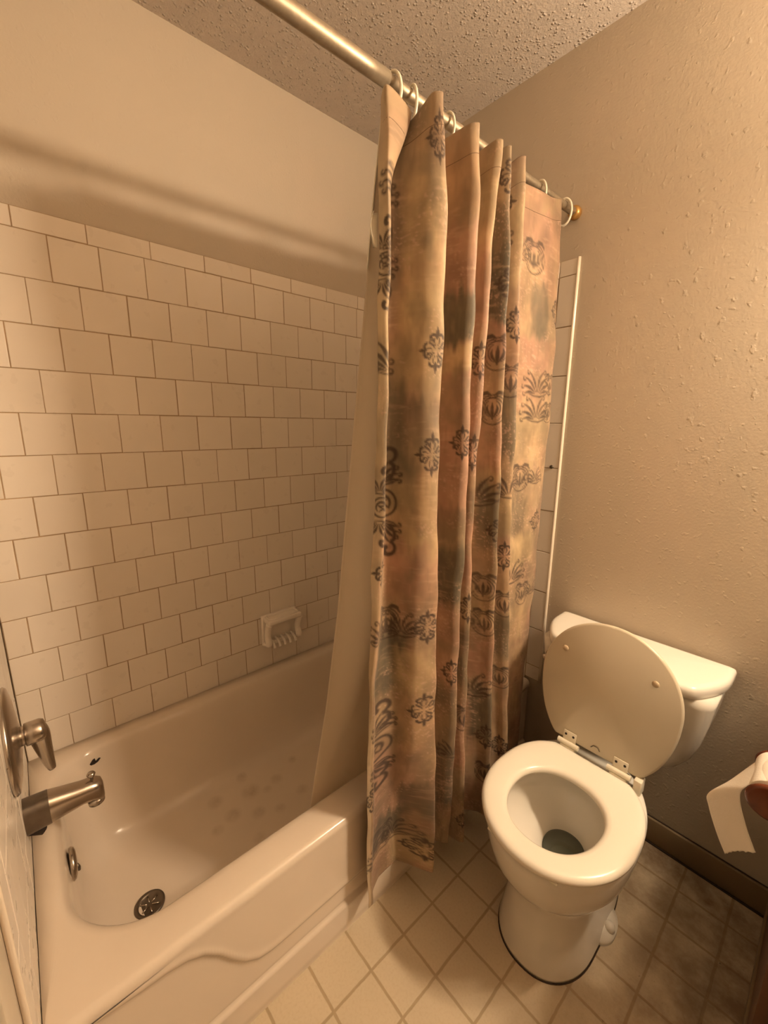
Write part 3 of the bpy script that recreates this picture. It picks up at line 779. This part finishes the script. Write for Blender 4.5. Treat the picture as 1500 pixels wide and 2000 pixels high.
# ------------------------------------------------------------------ printed curtain
X, Y, Z, U, Vv = curtain_grid(600)
nv, nc = X.shape
me = bpy.data.meshes.new('shower_curtain')
co = np.stack([X, Y, Z], -1).reshape(-1, 3)
idx = np.arange(nv*nc).reshape(nv, nc)
q = np.stack([idx[:-1,:-1], idx[:-1,1:], idx[1:,1:], idx[1:,:-1]], -1).reshape(-1, 4)
me.vertices.add(len(co)); me.vertices.foreach_set('co', co.ravel())
me.loops.add(q.size); me.loops.foreach_set('vertex_index', q.ravel())
me.polygons.add(len(q)); me.polygons.foreach_set('loop_start', np.arange(0, q.size, 4)); me.polygons.foreach_set('loop_total', np.full(len(q), 4))
me.update(calc_edges=True)
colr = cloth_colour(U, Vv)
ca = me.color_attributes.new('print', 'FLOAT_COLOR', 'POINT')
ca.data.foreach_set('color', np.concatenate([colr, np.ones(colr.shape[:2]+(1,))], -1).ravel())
me.materials.append(M['cloth'])
me.shade_smooth()
panel = bpy.data.objects.new('fabric_panel', me); COL.objects.link(panel)
cur = empty('shower_curtain', (.82, 1.0, .095), 'pink and tan damask print fabric shower curtain hanging in pleats outside the tub', 'shower curtain')
panel.parent = cur; panel.matrix_parent_inverse = Matrix.Translation(cur.location).inverted()
sol = panel.modifiers.new('thickness', 'SOLIDIFY'); sol.thickness = .0009; sol.offset = 0
# stitched header hem: a thin raised seam along the top
r = int(.055/1.85*nv)
bm = bmesh.new(); pts = [(X[r,c]+.0002, Y[r,c], Z[r,c]) for c in range(6, nc-20, 3)]
add(bm, *tube(pts, .0008, 5)); sm = bmobj('header_seam', bm, M['seam'], cur); sm['label'] = 'dark stitched seam of the header'

# ------------------------------------------------------------------ plain liner inside the tub
lin = empty('curtain_liner', (.68, .75, .30), 'plain off white vinyl liner behind the printed curtain, hanging inside the tub', 'shower curtain liner')
lz = [1.955, 1.80, 1.65, 1.35, .89, .62, .41, .30]
ly = [.700, .684, .672, .652, .624, .597, .566, .552]
lx = [.758, .750, .742, .720, .685, .664, .647, .640]
nr, ncx = 90, 160
V = []
for i in range(nr):
    z = lz[0]+(lz[-1]-lz[0])*i/(nr-1)
    ye = float(np.interp(-z, [-a for a in lz], ly)); xe = float(np.interp(-z, [-a for a in lz], lx))
    for j in range(ncx):
        s_ = j/(ncx-1); y = ye+s_*(1.37-.15*sst(.65, .38, z)-ye)
        amp = (.003+.009*(1-(z/2)))*sst(.10, .35, s_)*(.3+.7*sst(.38, .7, z))
        x = xe+amp*math.sin(s_*42+.6)+.075*sst(0, .11, s_)*sst(.37, .95, z)
        V.append((min(x, .762-.026*sst(.72, .76, y)*sst(.30, .40, z)), y, z))
F = [(i*ncx+j, i*ncx+j+1, (i+1)*ncx+j+1, (i+1)*ncx+j) for i in range(nr-1) for j in range(ncx-1)]
lp = part('vinyl_sheet', (V, F), M['liner'], lin)
sol = lp.modifiers.new('thickness', 'SOLIDIFY'); sol.thickness = .0008
ez = np.linspace(1.955, 1.66, 20)
part('edge_hem', tube([(float(np.interp(-z, [-a for a in lz], lx))+.001, float(np.interp(-z, [-a for a in lz], ly))-.001, z) for z in ez], .0022, 8), M['ring'], lin, label='bright stiff edge of the liner')
# curled tab of fabric sticking out from the edge
tabz = np.linspace(1.745, 1.685, 12)
V = []
for k, z in enumerate(tabz):
    wd = .012*math.sin(math.pi*min(1, k/11*.9+.1))
    V += [(.792, .652-wd, z), (.789-.004, .652-wd*.5, z-.002), (.794, .656, z-.003)]
F = [(k*3+i, k*3+i+1, k*3+i+4, k*3+i+3) for k in range(11) for i in range(2)]
tb = part('curled_tab', (V, F), M['ring'], cur, label='bright curled cream tab at the edge')
tb.modifiers.new('t', 'SOLIDIFY').thickness = .0008

# ------------------------------------------------------------------ toilet
TX = 1.113
toilet = empty('toilet', (TX, 1.05, 0), 'cream white toilet with its lid raised against the tank, between tub and vanity', 'toilet')
def egg(a, yf, yb_, z, n=72, e=2.0, eb=None, yc=None):
    """outline: half width a, front y, back y"""
    yc = yc if yc is not None else (yf+yb_)/2
    P = []
    eb = eb or e
    for k in range(n):
        t = 2*math.pi*k/n; c, s_ = math.cos(t), math.sin(t); ee = e if s_ < 0 else eb
        r = (yc-yf) if s_ < 0 else (yb_-yc)
        P.append((TX+a*math.copysign(abs(c)**(2/ee), c), yc+r*math.copysign(abs(s_)**(2/ee), s_), z))
    return P
RZ = .388
B = [egg(.118,.872,1.33,.0,e=2.2,eb=3,yc=1.02), egg(.119,.870,1.33,.012,e=2.2,eb=3,yc=1.02), egg(.112,.878,1.33,.05,e=2.2,eb=3,yc=1.02),
     egg(.106,.886,1.32,.11,e=2.1,eb=3,yc=1.02), egg(.104,.886,1.31,.165,e=2.1,eb=3,yc=1.02), egg(.108,.880,1.30,.205,e=2.1,eb=3,yc=1.02),
     egg(.126,.864,1.30,.228,e=2.0,eb=3,yc=1.02), egg(.146,.842,1.30,.250,e=2.0,eb=3,yc=1.02), egg(.162,.822,1.28,.285,eb=2.3,yc=1.02),
     egg(.171,.810,1.28,.325,eb=2.3,yc=1.02), egg(.176,.804,1.28,.360,eb=2.3,yc=1.02), egg(.177,.803,1.28,.378,eb=2.3,yc=1.02), egg(.173,.807,1.28,RZ-.002,eb=2.3,yc=1.02),
     egg(.165,.815,1.27,RZ,eb=2.3,yc=1.02), egg(.138,.848,1.150,RZ,yc=.99), egg(.131,.856,1.142,RZ-.006,yc=.99), egg(.129,.858,1.140,RZ-.030,yc=.99),
     egg(.140,.848,1.150,RZ-.046,yc=.99), egg(.138,.852,1.150,RZ-.075,yc=1.0), egg(.125,.872,1.146,.285,yc=1.01), egg(.105,.90,1.140,.255,yc=1.03), egg(.078,.950,1.130,.236,yc=1.05),
     egg(.056,.995,1.124,.214,yc=1.07), egg(.045,1.015,1.116,.185,yc=1.07), egg(.035,1.03,1.105,.14,yc=1.07)]
part('bowl', loft(B, True, True), M['porcelain'], toilet)
W = egg(.052, 1.000, 1.122, .208, yc=1.07)
t_ = NT('toilet_water'); t_.set(Base_Color=(.30,.33,.27,1), Roughness=.03, Transmission_Weight=.6, IOR=1.33)
part('water', loft([W, [(x, y, z-.008) for x, y, z in egg(.046,1.012,1.116,.208,yc=1.07)]], True, True), t_.m, toilet, label='still grey green water')
# floor flange and bolt cap on the right
part('foot_flange', loft([egg(.140,1.04,1.20,.0,e=2.5,yc=1.11), egg(.140,1.04,1.20,.016,e=2.5,yc=1.11), egg(.112,1.06,1.18,.034,e=2.5,yc=1.11)]), M['porcelain'], toilet)
for sx in (-1, 1):
    part('bolt_cap', lathe([(0,.014),(.012,.0135),(.020,.009),(.022,.001)], (TX+sx*.124, 1.11, .018), (0,0,1), 20), M['porcelain'], toilet)
bm = bmesh.new(); add(bm, *tube([(x, y, .0012) for x, y, z in egg(.1195,.8695,1.33,.0,e=2.2,eb=3,yc=1.02)], .0016, 6, closed=True)); bmobj('base_seam', bm, M['caulk'], toilet)['label'] = 'dark stained seam round the foot'
# seat ring
SZ0, SZ1 = .392, .414
def seat_out(ins, z):
    P = []
    for (x, y, zz) in egg(.1815-ins, .793+ins, 1.215-ins, z, n=96, yc=.995, eb=2.5):
        P.append((x, min(y, 1.192-ins), z))
    return P
def seat_in(ins, z): return egg(.108-ins, .856+ins, 1.094-ins, z, n=96, e=2.15, yc=.985)
SL = [seat_in(-.004, SZ0), seat_out(.006, SZ0), seat_out(.001, SZ0+.004), seat_out(0, SZ0+.011), seat_out(.003, SZ1-.004), seat_out(.010, SZ1-.0005), seat_out(.020, SZ1),
      seat_in(-.016, SZ1-.001), seat_in(-.008, SZ1-.003), seat_in(-.002, SZ1-.008), seat_in(0, SZ0+.006), seat_in(-.002, SZ0+.002), seat_in(-.004, SZ0)]
seat = part('seat', loft(SL, False, False), M['seat'], toilet)
for dx in (-.075, .075):
    bm = bmesh.new(); box(bm, TX+dx-.012, TX+dx+.012, .815, .832, RZ-.001, SZ0+.001, .003)
    bmobj('bumper', bm, M['hinge'], seat)
# lid, hinged at the back and leaning on the tank
HY, HZ = 1.206, .420
tilt = math.radians(7.5)
def lidpt(u, h, d):
    """u across, h up the lid, d depth towards the back"""
    return (TX+u, HY+h*math.sin(tilt)+d*math.cos(tilt), HZ+h*math.cos(tilt)-d*math.sin(tilt))
def lid_out(ins, d):
    P = []
    for k in range(96):
        t = 2*math.pi*k/96; c, s_ = math.cos(t), math.sin(t)
        if s_ >= 0: u = (.184-ins)*c; h = .200+(.186-ins)*s_
        else:
            u = (.184-ins)*math.copysign(abs(c)**(2/2.1), c); h = .200+(.245-ins)*-abs(s_)**(2/2.1)
        P.append(lidpt(u, max(h, .006+ins), d))
    return P
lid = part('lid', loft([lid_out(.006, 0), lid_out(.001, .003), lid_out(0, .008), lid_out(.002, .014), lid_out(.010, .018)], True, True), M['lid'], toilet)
for u, h in ((-.124, .275), (.113, .275)):
    part('bumper', lathe([(0,.0090),(.002,.0085),(.0040,.0055),(.0046,.001)], lidpt(u, h, .0005), (0, -math.cos(tilt), math.sin(tilt)), 20), M['bump'], lid)
part('clip_slot', tube([lidpt(-.010, .022, -.0008), lidpt(-.004, .030, -.0012), lidpt(.008, .030, -.0012), lidpt(.014, .022, -.0008)], .0012, 6), M['nickel_dark'], lid)
for hx in (-.070, .070):
    bm = bmesh.new(); add(bm, *tube([(TX+hx-.030, 1.200, .419), (TX+hx+.030, 1.200, .419)], .0075, 14))
    hg = bmobj('hinge', bm, M['hinge'], toilet, angle=50)
    bm = bmesh.new(); box(bm, -.019, .019, -.0035, 0, .004, .034, .002)
    for v in bm.verts: v.co = Vector(lidpt(hx+v.co.x, v.co.z, v.co.y))
    bmobj('hinge_plate', bm, M['hinge'], hg, angle=40)
    for sx in (-.011, .011):
        part('screw_hole', lathe([(0,.0034),(.0009,.0034),(.001,.0005)], lidpt(hx+sx, .023, -.0036), (0, -math.cos(tilt), math.sin(tilt)), 12), M['dark'], hg)
    bm = bmesh.new(); box(bm, TX+hx-.022, TX+hx+.022, 1.192, 1.225, RZ-.001, .414, .004); bmobj('hinge_foot', bm, M['hinge'], hg, angle=40)
bm = bmesh.new(); box(bm, TX+.108, TX+.128, 1.192, 1.225, RZ-.001, .430, .004); bmobj('hinge_stop', bm, M['hinge'], toilet, angle=40)
# tank
def tankl(a, yf, yb_, z, r=.04): return rrect(TX-a, TX+a, yf, yb_, (r, r, .015, .015), z, 10)
T = [tankl(.105,1.345,1.46,.372,.05), tankl(.135,1.325,1.468,.388,.05), tankl(.170,1.308,1.472,.420,.05), tankl(.196,1.298,1.476,.465,.05), tankl(.212,1.292,1.478,.520,.048), tankl(.222,1.290,1.479,.58,.045), tankl(.229,1.288,1.480,.64,.045), tankl(.231,1.288,1.480,.668,.045)]
tank = part('tank', loft(T), M['porcelain'], toilet)
def tlid(ins, z):
    c = [(TX-.242+ins, 1.482-ins), (TX-.242+ins, 1.405), (TX-.232+ins, 1.355+ins*.3), (TX-.196+ins*.5, 1.283+ins), (TX-.165, 1.268+ins), (TX-.06, 1.262+ins), (TX+.06, 1.262+ins), (TX+.165, 1.268+ins), (TX+.196-ins*.5, 1.283+ins), (TX+.232-ins, 1.355+ins*.3), (TX+.242-ins, 1.405), (TX+.242-ins, 1.482-ins)]
    P = []
    n = len(c)
    for i in range(n):          # round each corner with a short quadratic
        a, b_, d = np.array(c[i-1]), np.array(c[i]), np.array(c[(i+1) % n])
        f = .42 if i not in (0, n-1) else .12
        p0 = b_+(a-b_)*min(f, .5)*(1 if np.linalg.norm(a-b_) < .2 else .3); p2 = b_+(d-b_)*min(f, .5)*(1 if np.linalg.norm(d-b_) < .2 else .3)
        for k in range(7):
            t = k/6; q_ = (1-t)**2*p0+2*t*(1-t)*b_+t*t*p2; P.append((q_[0], q_[1], z))
    return P
part('tank_lid', loft([tlid(.010,.667), tlid(.003,.669), tlid(0,.674), tlid(0,.690), tlid(.003,.698), tlid(.010,.702), tlid(.02,.7035)]), M['porcelain'], toilet)
lv = part('flush_lever', tube(catmull([(TX-.190,1.292,.625),(TX-.190,1.272,.625),(TX-.196,1.262,.624),(TX-.172,1.257,.620),(TX-.14,1.257,.614)], 5), .0065, 12), M['chrome'], toilet, label='chrome flush lever')
part('lever_boss', lathe([(0,.014),(.006,.013),(.009,.008)], (TX-.190,1.2895,.625), (0,-1,0), 20), M['chrome'], lv)
# supply line on the wall, mostly hidden behind the bowl
part('supply_line', tube(catmull([(TX-.16,1.487,.16),(TX-.16,1.45,.16),(TX-.15,1.44,.24),(TX-.12,1.42,.34),(TX-.12,1.41,.385)], 6), .006, 10), M['chrome'], toilet)

# ------------------------------------------------------------------ vanity standing against the end wall, its side panel towards the toilet
van = empty('vanity_cabinet', (1.87, 1.22, 0), 'brown wooden vanity cabinet beside the toilet, only the foot of its side panel visible', 'vanity cabinet')
VX0, VX1, VY0, VY1 = 1.515, 2.22, .955, L-.001
bm = bmesh.new(); box(bm, VX0, VX1, VY0+.02, VY1, .0, .765, .002); bmobj('body', bm, M['vanity'], van, angle=40)
bm = bmesh.new(); box(bm, VX0-.005, VX0+.001, VY0+.02, VY1-.0005, .0, .07, .002); bmobj('base_strip', bm, M['base'], van, angle=40)
for k, (a, b_) in enumerate(((VX0+.02, 1.86), (1.88, VX1-.02))):
    bm = bmesh.new(); box(bm, a, b_, VY0+.004, VY0+.0195, .10, .72, .004); d_ = bmobj('door', bm, M['vanity'], van, angle=40)
    part('knob', lathe([(0,.006),(.012,.006),(.016,.013),(.022,.012),(.024,.001)], ((b_-.04) if k == 0 else (a+.04), VY0+.0045, .60), (0,-1,0), 18), M['rod_cap'], d_)
ct = bmesh.new(); box(ct, VX0-.004, VX1+.004, VY0-.01, VY1, .766, .80, .006)
bmobj('countertop', ct, M['counter'], van, angle=40)
el = lambda a, b_, z: [(1.87+a*math.cos(t), 1.20+b_*math.sin(t), z) for t in np.linspace(0, 2*math.pi, 40, endpoint=False)]
part('sink', loft([el(.21,.165,.8005), el(.20,.155,.812), el(.18,.135,.808), el(.10,.07,.802)], False, True), M['porcelain'], van)
fau = part('faucet', tube(catmull([(1.87,1.40,.80),(1.87,1.40,.86),(1.87,1.36,.90),(1.87,1.29,.89),(1.87,1.275,.87)], 5), .011, 14), M['chrome'], van)

# vanity light bar with its bulbs (lights the whole room)
lb = empty('vanity_light_bar', (1.87, L-.02, LAMP_Z), 'vanity light bar with globe bulbs, high on the end wall', 'wall light')
bm = bmesh.new(); box(bm, LAMP_XS[0]-.08, LAMP_XS[-1]+.08, L-.03, L-.0008, LAMP_Z-.055, LAMP_Z+.055, .006); bmobj('backplate', bm, M['chrome'], lb, angle=40)
for x in LAMP_XS:
    part('socket', lathe([(0,.022),(.03,.020)], (x, L-.029, LAMP_Z), (0,-1,0), 20), M['chrome'], lb)
    part('bulb', lathe([(.040*(1-math.cos(a)), max(.0008, .040*math.sin(a))) for a in np.linspace(0, math.pi, 16)], (x, LAMP_Y+.042, LAMP_Z), (0,-1,0), 24), M['bulb'], lb, label='lit globe bulb')

# ------------------------------------------------------------------ toilet paper and its holder on the vanity face
PX, PZ, PY0, PY1 = 1.4770, .697, .998, 1.104
hold = empty('toilet_paper_holder', (1.514, 1.05, PZ), 'reddish brown wooden toilet paper holder fixed to the vanity beside the toilet', 'toilet paper holder')
for yy in (PY0-.006, PY1+.006):
    zc = PZ
    Lp = []
    for dy, e in ((-.006, .82), (-.004, .95), (0, 1), (.004, .95), (.006, .82)):
        P = []
        for k in range(32):
            t = 2*math.pi*k/32; c, s_ = math.cos(t), math.sin(t)
            xx = PX+(.040 if c < 0 else .0375)*e*c; zz = zc+.034*e*s_*(1 if c < 0 else 1)
            P.append((xx, yy+dy, zz))
        Lp.append(P)
    part('arm', loft(Lp), M['wood'], hold)
part('roller', tube([(PX, PY0-.004, PZ), (PX, PY1+.004, PZ)], .008, 16), M['wood'], hold)
roll = empty('toilet_paper_roll', (PX, 1.05, PZ), 'nearly used white toilet paper roll with its end hanging down, on the wooden holder', 'toilet paper')
def ringl(y, r): return [(PX+r*math.cos(t), y, PZ+r*math.sin(t)) for t in np.linspace(0, 2*math.pi, 48, endpoint=False)]
RR = .0375
part('roll', loft([ringl(PY0+.002, .019), ringl(PY0+.002, RR-.001), ringl(PY0+.004, RR), ringl(PY1-.004, RR), ringl(PY1-.002, RR-.001), ringl(PY1-.002, .019), ringl(PY0+.002, .019)], False, False), M['paper'], roll)
# hanging sheet: far edge and near edge curves, from the top of the roll over a crease and down
far = catmull([(PX+.012, PY1-.003, PZ+RR*.96), (PX-.010, PY1-.003, PZ+RR*.985), (1.443, 1.095, .703), (1.411, 1.078, .645), (1.3835, 1.062, .602), (1.388, 1.060, .575), (1.408, 1.055, .530), (1.4275, 1.050, .497)], 8)
near = catmull([(PX+.012, PY0+.003, PZ+RR*.96), (PX-.010, PY0+.003, PZ+RR*.985), (1.454, 1.000, .722), (1.441, .999, .706), (1.433, .998, .688), (1.436, .994, .665), (1.452, .985, .628), (1.4690, .975, .600)], 8)
V = []; n = len(far); m = 18
for i in range(n):
    for j in range(m):
        t = j/(m-1); p = far[i]*(1-t)+near[i]*t
        p = p+np.array([-.004*math.sin(math.pi*t), 0, .002*math.sin(math.pi*t)])
        if i == n-1: p[2] += .0015*math.sin(j*2.3)
        V.append(p)
F = [(i*m+j, i*m+j+1, (i+1)*m+j+1, (i+1)*m+j) for i in range(n-1) for j in range(m-1)]
sh = part('hanging_sheet', (V, F), M['paper'], roll); sh.modifiers.new('t', 'SOLIDIFY').thickness = .0006
